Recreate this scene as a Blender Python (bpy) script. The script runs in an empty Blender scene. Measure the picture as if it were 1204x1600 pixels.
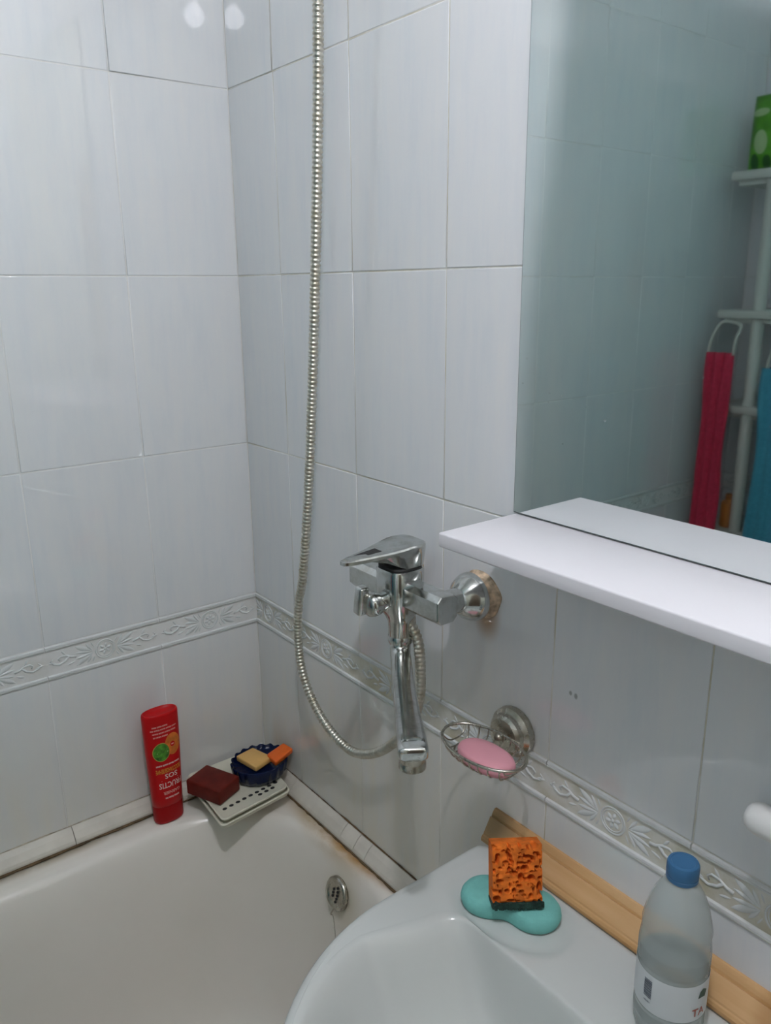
import bpy, bmesh, math, random
from mathutils import Vector, Matrix
random.seed(7)
D = bpy.data
S = bpy.context.scene
COL = S.collection
PI = math.pi

# ------------------------------------------------------------------ camera, world, exposure
CX, CY, CZ = -0.70335, -1.32220, 1.58873
YAW, PITCH, ROLL = 0.660699, 0.272068, -0.009065
FPX = 1253.9
fw = Vector((math.cos(PITCH)*math.sin(YAW), math.cos(PITCH)*math.cos(YAW), -math.sin(PITCH)))
rt = Vector((math.cos(YAW), -math.sin(YAW), 0)); up = rt.cross(fw)
rt2 = rt*math.cos(ROLL) + up*math.sin(ROLL); up2 = up*math.cos(ROLL) - rt*math.sin(ROLL)
cam = D.cameras.new('camera'); cam.sensor_fit = 'VERTICAL'; cam.sensor_height = 24.0
cam.lens = FPX/1600*24.0; cam.clip_start = 0.02; cam.clip_end = 30
camo = D.objects.new('camera', cam); COL.objects.link(camo)
M = Matrix((rt2, up2, -fw)).transposed().to_4x4(); M.translation = (CX, CY, CZ)
camo.matrix_world = M; S.camera = camo

W = D.worlds.new('world'); S.world = W; W.use_nodes = True
W.node_tree.nodes['Background'].inputs[0].default_value = (.5, .55, .6, 1)
W.node_tree.nodes['Background'].inputs[1].default_value = 0.05
S.view_settings.view_transform = 'Standard'; S.view_settings.look = 'None'
S.view_settings.gamma = 1; S.view_settings.use_curve_mapping = False
S.view_settings.exposure = 0.03
LAMP = Vector((-.600, -1.190, 2.395)); LAMP_R = .031; LAMP_E = 600; LAMP_COL = (.975, .968, 1.045)

# ------------------------------------------------------------------ materials
def new_mat(name):
    m = D.materials.new(name); m.use_nodes = True
    nt = m.node_tree; b = nt.nodes['Principled BSDF']
    return m, nt, b
def setp(b, **k):
    names = dict(color='Base Color', rough='Roughness', metal='Metallic', trans='Transmission Weight', ior='IOR',
                 coat='Coat Weight', alpha='Alpha', sss='Subsurface Weight', spec='Specular IOR Level')
    for a, v in k.items():
        if a == 'color': v = (*v, 1)
        b.inputs[names[a]].default_value = v
def pos(nt, scale=(1, 1, 1), obj=False):
    mp = nt.nodes.new('ShaderNodeMapping'); mp.inputs['Scale'].default_value = scale
    if obj:
        t = nt.nodes.new('ShaderNodeTexCoord'); nt.links.new(t.outputs['Object'], mp.inputs[0])
    else:
        t = nt.nodes.new('ShaderNodeNewGeometry'); nt.links.new(t.outputs['Position'], mp.inputs[0])
    return mp.outputs[0]
def noise(nt, vec, scale=5, detail=3, rough=.5):
    n = nt.nodes.new('ShaderNodeTexNoise'); n.inputs['Scale'].default_value = scale
    n.inputs['Detail'].default_value = detail; n.inputs['Roughness'].default_value = rough
    nt.links.new(vec, n.inputs['Vector']); return n.outputs[0]
def ramp(nt, fac, stops):
    r = nt.nodes.new('ShaderNodeValToRGB'); nt.links.new(fac, r.inputs[0])
    e = r.color_ramp.elements
    while len(e) < len(stops): e.new(.5)
    for i, (p, c) in enumerate(stops):
        e[i].position = p; e[i].color = (*c, 1) if len(c) == 3 else c
    return r.outputs[0]
def bump(nt, b, h, strength=.2, dist=.001):
    n = nt.nodes.new('ShaderNodeBump'); n.inputs['Strength'].default_value = strength
    n.inputs['Distance'].default_value = dist
    nt.links.new(h, n.inputs['Height']); nt.links.new(n.outputs[0], b.inputs['Normal'])
def mixc(nt, fac, a, c):
    m = nt.nodes.new('ShaderNodeMix'); m.data_type = 'RGBA'
    if isinstance(fac, float): m.inputs[0].default_value = fac
    else: nt.links.new(fac, m.inputs[0])
    for s, v in ((6, a), (7, c)):
        if isinstance(v, tuple): m.inputs[s].default_value = (*v, 1)
        else: nt.links.new(v, m.inputs[s])
    return m.outputs[2]
def mth(nt, op, a, b=None, c=None, clamp=False):
    m = nt.nodes.new('ShaderNodeMath'); m.operation = op; m.use_clamp = clamp
    for i, v in enumerate((a, b, c)):
        if v is None: continue
        if isinstance(v, (int, float)): m.inputs[i].default_value = v
        else: nt.links.new(v, m.inputs[i])
    return m.outputs[0]
def blob(nt, centre, radii, soft=.6):
    """1 inside an ellipsoid in world space, falling to 0 at its edge: the shape of a stain"""
    mp = nt.nodes.new('ShaderNodeMapping'); g = nt.nodes.new('ShaderNodeNewGeometry')
    nt.links.new(g.outputs['Position'], mp.inputs[0])
    mp.inputs['Location'].default_value = tuple(-c/r for c, r in zip(centre, radii))
    mp.inputs['Scale'].default_value = tuple(1/r for r in radii)
    l = nt.nodes.new('ShaderNodeVectorMath'); l.operation = 'LENGTH'; nt.links.new(mp.outputs[0], l.inputs[0])
    mr = nt.nodes.new('ShaderNodeMapRange'); mr.interpolation_type = 'SMOOTHSTEP'
    mr.inputs[1].default_value = 1; mr.inputs[2].default_value = 1-soft
    nt.links.new(l.outputs['Value'], mr.inputs[0]); return mr.outputs[0]

def simple(name, color, rough=.4, metal=0, var=0, vscale=40, bmp=0, bscale=200, **k):
    m, nt, b = new_mat(name); setp(b, color=color, rough=rough, metal=metal, **k)
    if var:
        n = noise(nt, pos(nt, obj=True), vscale, 4)
        lo = tuple(max(0, c*(1-var)) for c in color); hi = tuple(min(1, c*(1+var)) for c in color)
        nt.links.new(ramp(nt, n, [(.3, lo), (.7, hi)]), b.inputs['Base Color'])
    if bmp:
        bump(nt, b, noise(nt, pos(nt, obj=True), bscale, 3), bmp)
    return m

def tile_mat():
    m, nt, b = new_mat('tile_glaze'); setp(b, rough=.015, ior=1.70)
    n1 = noise(nt, pos(nt, (26, 26, 5)), 1.0, 4, .6)
    n2 = noise(nt, pos(nt, (70, 70, 9)), 1.0, 3, .6)
    f = mth(nt, 'ADD', mth(nt, 'MULTIPLY', n1, .65), mth(nt, 'MULTIPLY', n2, .35))
    c = ramp(nt, f, [(.32, (.730, .760, .790)), (.50, (.775, .790, .805)), (.66, (.80, .805, .805))])
    grime = mth(nt, 'MULTIPLY', blob(nt, (0, -.07, .70), (.06, .05, .10), .9), mth(nt, 'MULTIPLY', n1, .9))
    c = mixc(nt, grime, c, (.62, .38, .20))
    rust = mth(nt, 'MULTIPLY', blob(nt, (0, -.632, 1.175), (.03, .030, .045), .8), .8)
    c = mixc(nt, rust, c, (.42, .24, .10))
    rust2 = mth(nt, 'MULTIPLY', blob(nt, (0, -.712, .985), (.03, .030, .040), .9), .55)
    c = mixc(nt, rust2, c, (.50, .32, .18))
    old = mth(nt, 'MULTIPLY', blob(nt, (0, -.62, 1.00), (.05, .22, .20), .9), mth(nt, 'MULTIPLY', n1, .35))
    c = mixc(nt, old, c, (.60, .52, .36))
    scum = mth(nt, 'MULTIPLY', blob(nt, (0, -.45, .72), (.05, .75, .42), .95), mth(nt, 'ADD', mth(nt, 'MULTIPLY', n1, .7), .15))
    c = mixc(nt, scum, c, (.72, .66, .50))
    scum2 = mth(nt, 'MULTIPLY', blob(nt, (-.5, 0, .66), (1.2, .05, .40), .95), mth(nt, 'ADD', mth(nt, 'MULTIPLY', n1, .6), .10))
    c = mixc(nt, scum2, c, (.76, .71, .58))
    sp = mth(nt, 'ADD', blob(nt, (0, -.782, 1.120), (.01, .0035, .005), .6), blob(nt, (0, -.774, 1.121), (.01, .003, .004), .6), clamp=True)
    c = mixc(nt, mth(nt, 'MULTIPLY', sp, .6), c, (.12, .12, .10))
    nt.links.new(c, b.inputs['Base Color'])
    w = noise(nt, pos(nt, (22, 22, 3.5)), 1.0, 2, .5)
    bump(nt, b, w, .03, .0010)
    return m
def grout_mat(name, base, dirt, lo, hi):
    m, nt, b = new_mat(name); setp(b, rough=.7)
    n = noise(nt, pos(nt, (9, 9, 9)), 1.0, 5, .65)
    c = ramp(nt, n, [(lo, base), (hi, dirt)])
    n3 = noise(nt, pos(nt, (14, 14, 14)), 1.7, 5, .7)
    c = mixc(nt, ramp(nt, n3, [(.69, (0, 0, 0)), (.72, (1, 1, 1))]), c, (.16, .14, .11))
    nt.links.new(c, b.inputs['Base Color']); return m
def chrome_mat(name='chrome', col=(.60, .62, .61), r0=.07, r1=.24, tint=(.42, .42, .38)):
    m, nt, b = new_mat(name); setp(b, metal=1)
    n = noise(nt, pos(nt, obj=True), 60, 5, .65)
    r = nt.nodes.new('ShaderNodeMapRange'); r.inputs[1].default_value = .35; r.inputs[2].default_value = .7
    r.inputs[3].default_value = r0; r.inputs[4].default_value = r1
    nt.links.new(n, r.inputs[0]); nt.links.new(r.outputs[0], b.inputs['Roughness'])
    nt.links.new(ramp(nt, n, [(.45, col), (.72, tint)]), b.inputs['Base Color'])
    bump(nt, b, noise(nt, pos(nt, obj=True), 45, 3), .05, .001)
    return m
def tub_mat():
    m, nt, b = new_mat('old_enamel'); setp(b, rough=.22)
    n = noise(nt, pos(nt, (5, 5, 5)), 1, 4)
    c = ramp(nt, n, [(.3, (.845, .800, .720)), (.7, (.89, .845, .775))])
    n2 = noise(nt, pos(nt, (16, 9, 16)), 1, 5, .65)
    def strip(x0, x1, y0, y1, col, k, thr=.42):
        f = blob(nt, ((x0+x1)/2, (y0+y1)/2, .635), (abs(x1-x0)/2, abs(y1-y0)/2, .05), .9)
        f = mth(nt, 'MULTIPLY', f, ramp(nt, n2, [(thr-.12, (.25, .25, .25)), (thr+.12, (1, 1, 1))]))
        return mth(nt, 'MULTIPLY', f, k)
    c = mixc(nt, strip(-.062, .012, -.50, -.07, 0, .95, .40), c, (.46, .31, .12))
    c = mixc(nt, strip(-.045, .005, -.52, -.18, 0, .95, .38), c, (.50, .24, .06))
    c = mixc(nt, strip(-.7, -.15, -.050, -.004, 0, .7), c, (.42, .34, .22))
    c = mixc(nt, mth(nt, 'MULTIPLY', blob(nt, (-.062, -.36, .575), (.05, .07, .08), .9), .45), c, (.50, .42, .22))
    nt.links.new(c, b.inputs['Base Color']); return m
def wood_mat():
    m, nt, b = new_mat('varnished_pine'); setp(b, rough=.35)
    n = noise(nt, pos(nt, (60, 5, 60)), 1, 4)
    c = ramp(nt, n, [(.3, (.60, .35, .15)), (.7, (.70, .45, .225))])
    d = mth(nt, 'MULTIPLY', blob(nt, (-.015, -.672, .885), (.04, .032, .04), .8), .75)
    c = mixc(nt, d, c, (.22, .15, .06))
    d2 = mth(nt, 'MULTIPLY', blob(nt, (-.015, -1.06, .885), (.05, .03, .05), .8), .6)
    c = mixc(nt, d2, c, (.35, .16, .04))
    nt.links.new(c, b.inputs['Base Color']); return m
def mirror_mat():
    m, nt, b = new_mat('mirror_silvering'); setp(b, metal=1, rough=.025, color=(.77, .80, .79))
    n = nt.nodes.new('ShaderNodeTexVoronoi'); n.inputs['Scale'].default_value = 34
    nt.links.new(pos(nt, (1, 1, 1.6)), n.inputs['Vector'])
    spots = ramp(nt, n.outputs['Distance'], [(.045, (1, 1, 1)), (.075, (0, 0, 0))])
    n2 = noise(nt, pos(nt), 3, 2)
    g = nt.nodes.new('ShaderNodeNewGeometry'); s = nt.nodes.new('ShaderNodeSeparateXYZ'); nt.links.new(g.outputs['Position'], s.inputs[0])
    mr = nt.nodes.new('ShaderNodeMapRange'); mr.inputs[1].default_value = 1.56; mr.inputs[2].default_value = 1.36
    nt.links.new(s.outputs['Z'], mr.inputs[0])
    f = mth(nt, 'MULTIPLY', mth(nt, 'MULTIPLY', spots, ramp(nt, n2, [(.5, (0, 0, 0)), (.56, (1, 1, 1))])), mr.outputs[0])
    d = nt.nodes.new('ShaderNodeBsdfDiffuse'); d.inputs[0].default_value = (.75, .75, .75, 1)
    mx = nt.nodes.new('ShaderNodeMixShader'); nt.links.new(mth(nt, 'MULTIPLY', f, .5), mx.inputs[0])
    nt.links.new(b.outputs[0], mx.inputs[1]); nt.links.new(d.outputs[0], mx.inputs[2])
    nt.links.new(mx.outputs[0], nt.nodes['Material Output'].inputs[0]); return m
def emit_mat(name, col, e):
    m, nt, b = new_mat(name)
    b.inputs['Emission Color'].default_value = (*col, 1); b.inputs['Emission Strength'].default_value = e
    setp(b, color=(.8, .8, .8)); return m
def curtain_mat():
    m, nt, b = new_mat('curtain_vinyl'); setp(b, color=(.62, .78, .79), rough=.4)
    t = nt.nodes.new('ShaderNodeBsdfTranslucent'); t.inputs[0].default_value = (.66, .86, .86, 1)
    mx = nt.nodes.new('ShaderNodeMixShader'); mx.inputs[0].default_value = .72
    nt.links.new(b.outputs[0], mx.inputs[1]); nt.links.new(t.outputs[0], mx.inputs[2])
    nt.links.new(mx.outputs[0], nt.nodes['Material Output'].inputs[0]); return m

MAT = {}
MAT['tile'] = tile_mat()
MAT['grout_l'] = grout_mat('grout_white', (.80, .80, .79), (.66, .64, .58), .48, .78)
MAT['grout_r'] = grout_mat('grout_yellowed', (.76, .76, .73), (.55, .51, .38), .40, .66)
MAT['border'] = simple('border_grey_glaze', (.470, .500, .490), .22, var=.06, vscale=30)
MAT['rail'] = simple('border_rail_glaze', (.72, .735, .73), .2, var=.05, vscale=25)
MAT['relief'] = simple('border_relief_glaze', (.70, .725, .72), .22, var=.05, vscale=60)
MAT['edge_shade'] = simple('border_edge_shade', (.30, .325, .315), .25)  # dark colour painted in for the shading at the relief edges
MAT['chrome'] = chrome_mat()
MAT['dull'] = chrome_mat('dull_plated_metal', (.52, .50, .44), .20, .40, (.36, .33, .25))
MAT['hose'] = chrome_mat('hose_metal', (.66, .64, .57), .32, .46, (.50, .45, .34))
MAT['tub'] = tub_mat()
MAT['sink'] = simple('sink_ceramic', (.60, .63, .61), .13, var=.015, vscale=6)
MAT['wood'] = wood_mat()
MAT['mirror'] = mirror_mat()
MAT['edge'] = simple('mirror_edge', (.10, .13, .12), .3)
MAT['shelf'] = simple('white_laminate', (.79, .775, .81), .28, var=.01, vscale=5)
MAT['trim'] = simple('trim_tile_glaze', (.70, .66, .58), .25, var=.09, vscale=22)
MAT['mould'] = simple('mouldy_joint', (.12, .075, .035), .8, var=.5, vscale=60)
MAT['caulk'] = simple('dirty_caulk', (.46, .40, .30), .7, var=.45, vscale=70)
MAT['rustring'] = simple('rusty_putty', (.60, .46, .32), .8, var=.5, vscale=90, bmp=.6, bscale=300)
MAT['dark'] = simple('dark_gap', (.02, .02, .02), .7)
MAT['ceil'] = simple('ceiling_paint', (.74, .74, .72), .8)
MAT['floor'] = simple('floor_tile', (.60, .52, .38), .35, var=.2, vscale=8)
MAT['backwall'] = simple('back_wall_paint', (.70, .69, .58), .6, var=.05, vscale=4)
MAT['door'] = simple('door_brown', (.16, .11, .075), .4, var=.2, vscale=6)
MAT['bulb'] = emit_mat('lamp_glow', LAMP_COL, LAMP_E)
MAT['white'] = simple('white_plastic', (.78, .78, .76), .35)
MAT['cream'] = simple('cream_plastic', (.72, .70, .57), .35, sss=0)
MAT['red'] = simple('red_plastic', (.52, .006, .008), .30, spec=.22)
MAT['redcap'] = simple('dark_red_plastic', (.36, .004, .006), .3, spec=.22)
MAT['t_white'] = simple('print_white', (.78, .62, .58), .4)
MAT['t_yell'] = simple('print_yellow', (.70, .36, .04), .4)
MAT['t_pink'] = simple('print_pink', (.76, .40, .36), .4)
MAT['lime'] = simple('print_lime', (.06, .22, .02), .35, var=.7, vscale=130)
MAT['limerim'] = simple('print_lime_rim', (.45, .42, .08), .35)
MAT['orange_p'] = simple('print_orange', (.66, .17, .02), .35, var=.25, vscale=90)
MAT['limew'] = simple('print_pale_green', (.55, .68, .30), .35)
MAT['navy'] = simple('navy_plastic', (.002, .008, .040), .22, spec=.25)
MAT['soap_y'] = simple('yellow_soap', (.76, .46, .15), .45, var=.06, vscale=30)
MAT['soap_o'] = simple('orange_soap', (.80, .14, .015), .4, var=.08, vscale=40)
MAT['soap_b'] = simple('brown_soap', (.125, .013, .008), .5, var=.25, vscale=45, spec=.2)
MAT['soap_p'] = simple('pink_soap', (.78, .36, .42), .45, var=.03, vscale=20)
MAT['teal'] = simple('turquoise_foam', (.185, .520, .475), .85, var=.07, vscale=60, bmp=.5, bscale=500)
MAT['sponge'] = simple('orange_foam', (.74, .165, .010), .85, var=.28, vscale=70, bmp=.5, bscale=450)
MAT['scour'] = simple('green_scouring_pad', (.012, .040, .030), .95, var=.5, vscale=150, bmp=1, bscale=400)
MAT['capblue'] = simple('blue_cap', (.045, .145, .285), .4, spec=.3)
MAT['label'] = simple('paper_label', (.60, .63, .64), .45, var=.02, vscale=15)
MAT['ink'] = simple('label_ink', (.06, .08, .11), .5)
MAT['inkr'] = simple('label_red_ink', (.42, .12, .08), .5)
MAT['leafink'] = simple('label_green_ink', (.03, .07, .05), .5)
m_, nt_, b_ = new_mat('pet_plastic'); setp(b_, color=(.50, .56, .55), rough=.10, alpha=.52); MAT['pet'] = m_
MAT['pinkcloth'] = simple('pink_mesh_cloth', (.62, .035, .085), .9, var=.15, vscale=120, bmp=.6, bscale=300)
MAT['bluecloth'] = simple('blue_mesh_cloth', (.07, .33, .46), .9, var=.12, vscale=120, bmp=.6, bscale=300)
MAT['rope'] = simple('white_rope', (.62, .62, .56), .9)
MAT['greenbag'] = simple('green_foil', (.09, .34, .015), .35, var=.55, vscale=14)
MAT['palegreen'] = simple('pale_green_print', (.42, .58, .28), .4)
MAT['dkgreen'] = simple('dark_green_print', (.015, .10, .012), .4)
MAT['rack'] = simple('rack_plastic', (.62, .63, .58), .4)
MAT['curtain'] = curtain_mat()
MAT['black'] = simple('black_plastic', (.02, .02, .03), .35)
MAT['violet'] = simple('violet_print', (.10, .06, .22), .4)
MAT['orange2'] = simple('orange_plastic', (.62, .22, .04), .4)
MAT['tealbox'] = simple('teal_plastic', (.02, .17, .21), .4)

# ------------------------------------------------------------------ builders
BASE = {}
def link(o, parent=None):
    COL.objects.link(o)
    if parent is not None: o.parent = parent
    return o
def tag(o, label=None, cat=None, group=None, kind=None):
    if label: o['label'] = label
    if cat: o['category'] = cat
    if group: o['group'] = group
    if kind: o['kind'] = kind
    return o
def thing(name, loc, label, cat, group=None):
    o = D.objects.new(name, None); o.location = loc; o.empty_display_size = .02
    link(o); BASE[o] = Vector(loc); return tag(o, label, cat, group)
def mesh(name, vf, mat, parent=None, smooth=True, loc=None, sharp=None):
    """vf = (verts in world space, faces); shifted so that the origin is the parent's base or loc"""
    v, f = vf
    if parent is not None: base = BASE[parent]
    elif loc is not None: base = Vector(loc)
    else: base = Vector((0, 0, 0))
    me = D.meshes.new(name); me.from_pydata([tuple(Vector(p)-base) for p in v], [], f)
    bm = bmesh.new(); bm.from_mesh(me); bmesh.ops.recalc_face_normals(bm, faces=bm.faces)
    bm.to_mesh(me); bm.free()
    me.materials.append(MAT[mat])
    if smooth:
        me.polygons.foreach_set('use_smooth', [True]*len(me.polygons))
        if sharp: me.set_sharp_from_angle(angle=math.radians(sharp))
    o = D.objects.new(name, me); link(o, parent); BASE[o] = base
    if parent is None: o.location = base
    return o
def join(*vfs):
    V, F = [], []
    for v, f in vfs:
        n = len(V); V += list(v); F += [tuple(i+n for i in q) for q in f]
    return V, F
def xf(vf, mat):
    return [mat @ Vector(p) for p in vf[0]], vf[1]
def bbox(x0, x1, y0, y1, z0, z1, bev=0.0, seg=2):
    bm = bmesh.new(); bmesh.ops.create_cube(bm, size=1)
    for v in bm.verts:
        v.co = Vector(((x0+x1)/2+v.co.x*(x1-x0), (y0+y1)/2+v.co.y*(y1-y0), (z0+z1)/2+v.co.z*(z1-z0)))
    if bev: bmesh.ops.bevel(bm, geom=bm.edges[:], offset=bev, segments=seg, profile=.5, affect='EDGES')
    bm.verts.index_update()
    r = [v.co.copy() for v in bm.verts], [tuple(v.index for v in f.verts) for f in bm.faces]
    bm.free(); return r
def loft(rings, cap0=True, cap1=True, closed=False):
    n = len(rings[0]); V = [p for r in rings for p in r]; F = []
    k = len(rings); m = k if closed else k-1
    for i in range(m):
        a, b = i*n, ((i+1) % k)*n
        for j in range(n):
            j2 = (j+1) % n; F.append((a+j, a+j2, b+j2, b+j))
    if not closed:
        if cap0: F.append(tuple(reversed(range(n))))
        if cap1: F.append(tuple(range((k-1)*n, k*n)))
    return V, F
def frame_from(d):
    d = Vector(d).normalized(); a = Vector((0, 0, 1)) if abs(d.z) < .9 else Vector((1, 0, 0))
    u = d.cross(a).normalized(); return u, d.cross(u).normalized(), d
def lathe(prof, o=(0, 0, 0), d=(0, 0, 1), seg=32, caps=True, sx=1, sy=1):
    """prof = [(radius, height along d)]"""
    u, w, dd = frame_from(d); o = Vector(o)
    if abs(dd.z) > .99: u, w = Vector((1, 0, 0)), Vector((0, 1, 0))
    rings = [[o + u*(r*sx*math.cos(2*PI*j/seg)) + w*(r*sy*math.sin(2*PI*j/seg)) + dd*h for j in range(seg)] for r, h in prof]
    return loft(rings, caps, caps)
def spline(pts, n):
    """Catmull-Rom through pts, n samples per span"""
    P = [Vector(p) for p in pts]; P = [2*P[0]-P[1]] + P + [2*P[-1]-P[-2]]; out = []
    for i in range(1, len(P)-2):
        a, b, c, d = P[i-1:i+3]
        for k in range(n):
            t = k/n
            out.append(.5*((2*b) + (c-a)*t + (2*a-5*b+4*c-d)*t*t + (3*b-a-3*c+d)*t**3))
    out.append(P[-2]); return out
def tube(path, rad, seg=8, closed=False, caps=True):
    path = [Vector(p) for p in path]; n = len(path); rings = []
    nrm = None
    for i in range(n):
        if closed: t = path[(i+1) % n]-path[i-1]
        else: t = path[min(i+1, n-1)]-path[max(i-1, 0)]
        t.normalize()
        if nrm is None: nrm = frame_from(t)[0]
        nrm = (nrm - t*nrm.dot(t)).normalized(); b = t.cross(nrm)
        r = rad(i/(n-1)) if callable(rad) else rad
        rings.append([path[i] + nrm*(r*math.cos(2*PI*j/seg)) + b*(r*math.sin(2*PI*j/seg)) for j in range(seg)])
    return loft(rings, caps, caps, closed)
def resample(path, step):
    path = [Vector(p) for p in path]; out = [path[0]]; acc = 0
    for a, b in zip(path, path[1:]):
        L = (b-a).length; d = step-acc
        while d <= L: out.append(a+(b-a)*(d/L)); d += step
        acc = (acc+L) % step if L+acc >= step else acc+L
    return out
def text_vf(body, size, width=None):
    c = D.curves.new('tmp', 'FONT'); c.body = body; c.size = size; c.align_x = 'CENTER'; c.resolution_u = 2; c.offset = size*.014
    o = D.objects.new('tmp', c); COL.objects.link(o)
    dg = bpy.context.evaluated_depsgraph_get(); dg.update()
    me = D.meshes.new_from_object(o.evaluated_get(dg))
    V = [v.co.copy() for v in me.vertices]; F = [tuple(p.vertices) for p in me.polygons]
    D.objects.remove(o); D.curves.remove(c); D.meshes.remove(me)
    if width and V:
        w = max(v.x for v in V)-min(v.x for v in V); k = width/w
        for v in V: v.x *= k
    cx = (max(v.x for v in V)+min(v.x for v in V))/2; cy = (max(v.y for v in V)+min(v.y for v in V))/2
    for v in V: v.x -= cx; v.y -= cy
    return V, F

# ------------------------------------------------------------------ room shell and tiles
RX, RY, RZ = -1.72, -1.95, 2.506          # far wall, back wall, ceiling
TW, GR = .2, .0018
ROWS = [(.059, .357), (.357, .655), (.655, .9534), (1.016, 1.3134), (1.3134, 1.6113), (1.6113, 1.9092), (1.9092, 2.2070), (2.2070, 2.5045)]
BOT, TOP = .9534, 1.0160
G0 = .0007                                   # grout lies this far behind the tile face
def structure(name, vf, mat, smooth=False):
    return tag(mesh(name, vf, mat, smooth=smooth), kind='structure')
wl = structure('wall_left', bbox(RX-.1, .1, G0, .1, 0, RZ), 'grout_l')
wr = structure('wall_right', bbox(G0, .1, RY, G0, 0, RZ), 'grout_r')
wf = structure('wall_far', bbox(RX-.1, RX-G0, RY, G0, 0, RZ), 'grout_l')
wb = structure('wall_back', bbox(RX-.1, .1, RY-.1, RY, 0, RZ), 'backwall')
structure('floor', bbox(RX-.1, .1, RY-.1, .1, -.1, 0), 'floor')
structure('ceiling', bbox(RX-.1, .1, RY-.1, .1, RZ, RZ+.1), 'ceil')
dr = structure('door_1', bbox(-1.15, -.40, RY-.01, RY+.012, .001, 2.05, .004), 'door')
mesh('door_panel', bbox(-1.07, -.48, RY+.012, RY+.018, .12, .95, .004), 'door', dr, smooth=False)
mesh('door_panel', bbox(-1.07, -.48, RY+.012, RY+.018, 1.08, 1.95, .004), 'door', dr, smooth=False)
mesh('door_handle', join(tube([(-.47, RY+.012, 1.0), (-.47, RY+.06, 1.0), (-.57, RY+.06, 1.0)], .009)), 'dull', dr)

TCACHE = {}
def tile_mesh(w, h):
    k = (round(w, 4), round(h, 4))
    if k in TCACHE: return TCACHE[k]
    a, c = w/2-GR/2, h/2-GR/2; e = .0012; t = .0035
    V = []
    for (ww, hh, y) in ((a, c, t), (a, c, .0006), (a-e*.35, c-e*.35, .0002), (a-e, c-e, 0)):
        V += [(-ww, y, -hh), (ww, y, -hh), (ww, y, hh), (-ww, y, hh)]
    F = []
    for r in range(3):
        for j in range(4):
            F.append((r*4+j, r*4+(j+1) % 4, r*4+4+(j+1) % 4, r*4+4+j))
    F += [(12, 13, 14, 15), (3, 2, 1, 0)]
    me = D.meshes.new('tile'); me.from_pydata(V, [], F); me.materials.append(MAT['tile'])
    bm = bmesh.new(); bm.from_mesh(me); bmesh.ops.recalc_face_normals(bm, faces=bm.faces); bm.to_mesh(me); bm.free()
    me.polygons.foreach_set('use_smooth', [i < 12 for i in range(len(me.polygons))])
    TCACHE[k] = me; return me

def leaf(cu, cv, ang, L, wd, h, n=7, m=5):
    """a low domed leaf in tile space (u, v, out), pointing along ang"""
    V, F = [], []
    for i in range(n):
        t = i/(n-1); half = wd*math.sin(PI*min(1, t*.96+.02))**.8*(.55+.45*t)
        for j in range(m):
            s = -1+2*j/(m-1)
            V.append((t*L, s*half, h*(1-s*s)*math.sin(PI*(.05+.9*t))**.6 - .0002))
    for i in range(n-1):
        for j in range(m-1): F.append((i*m+j, (i+1)*m+j, (i+1)*m+j+1, i*m+j+1))
    c, s = math.cos(ang), math.sin(ang)
    return [(cu+x*c-y*s, cv+x*s+y*c, z) for x, y, z in V], F
def curl(pts, r):
    return tube([(u, v, .0002) for u, v in pts], lambda t: r*(1-.6*t)+.0002, 6)
def ornament_vf():
    parts = []
    for rr, r in ((.0165, .0012), (.0135, .0008)):
        parts.append(tube([(rr*math.cos(2*PI*i/28), rr*math.sin(2*PI*i/28)*1.02, .0003) for i in range(28)], r, 6, True))
    for k in range(6):
        a = 2*PI*k/6+.3; parts.append(leaf(.0025*math.cos(a), .0025*math.sin(a), a, .0085, .0042, .0022, 6, 5))
    parts.append(lathe([(.0024, -.0005), (.0024, .0012), (.0012, .0022), (.0001, .0024)], (0, 0, 0), (0, 0, 1), 10))
    for s in (-1, 1):
        def A(a): return a if s > 0 else PI-a
        for da, L, w in ((1.0, .020, .0036), (.52, .034, .0064), (.15, .030, .0040), (-.15, .030, .0040), (-.52, .034, .0064), (-1.0, .020, .0036)):
            parts.append(leaf(s*.0215, .0012*da/abs(da), A(da), L, w, .0022))
        parts.append(leaf(s*.018, .008, A(1.1), .012, .0018, .0014)); parts.append(leaf(s*.018, -.008, A(-1.1), .012, .0018, .0014))
        parts.append(curl([(s*.050, 0), (s*.058, .0015), (s*.066, .006), (s*.075, .007), (s*.080, .003), (s*.077, -.001)], .0021))
        parts.append(curl([(s*.062, .004), (s*.068, -.003), (s*.078, -.007), (s*.088, -.004), (s*.092, .002), (s*.088, .005)], .0020))
        parts.append(leaf(s*.083, -.003, A(.2), .014, .0030, .0018)); parts.append(leaf(s*.066, .007, A(.9), .012, .0028, .0018))
        parts.append(leaf(s*.052, -.008, A(-.3), .014, .0028, .0018))
    return join(*parts)
ORN = ornament_vf()
def edge_shade_vf(vf):  # flat, slightly wider copy of the relief, carries its painted edge shading
    V, F = vf; out = []
    bm = bmesh.new()
    vs = [bm.verts.new(p) for p in V]
    for f in F: bm.faces.new([vs[i] for i in f])
    bmesh.ops.recalc_face_normals(bm, faces=bm.faces); bm.normal_update()
    for v in bm.verts:
        n = Vector((v.normal.x, v.normal.y, 0))
        bd = v.is_boundary
        if bd:
            c = Vector((0, 0, 0))
            for e in v.link_edges: c += e.other_vert(v).co
            c /= len(v.link_edges); n = v.co-c; n.z = 0
        n = n.normalized() if n.length > 1e-9 else n
        out.append((v.co.x+n.x*.0007, v.co.y+n.y*.0007, .00025))
    bm.free(); return out, F
OUT = edge_shade_vf(ORN)
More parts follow.
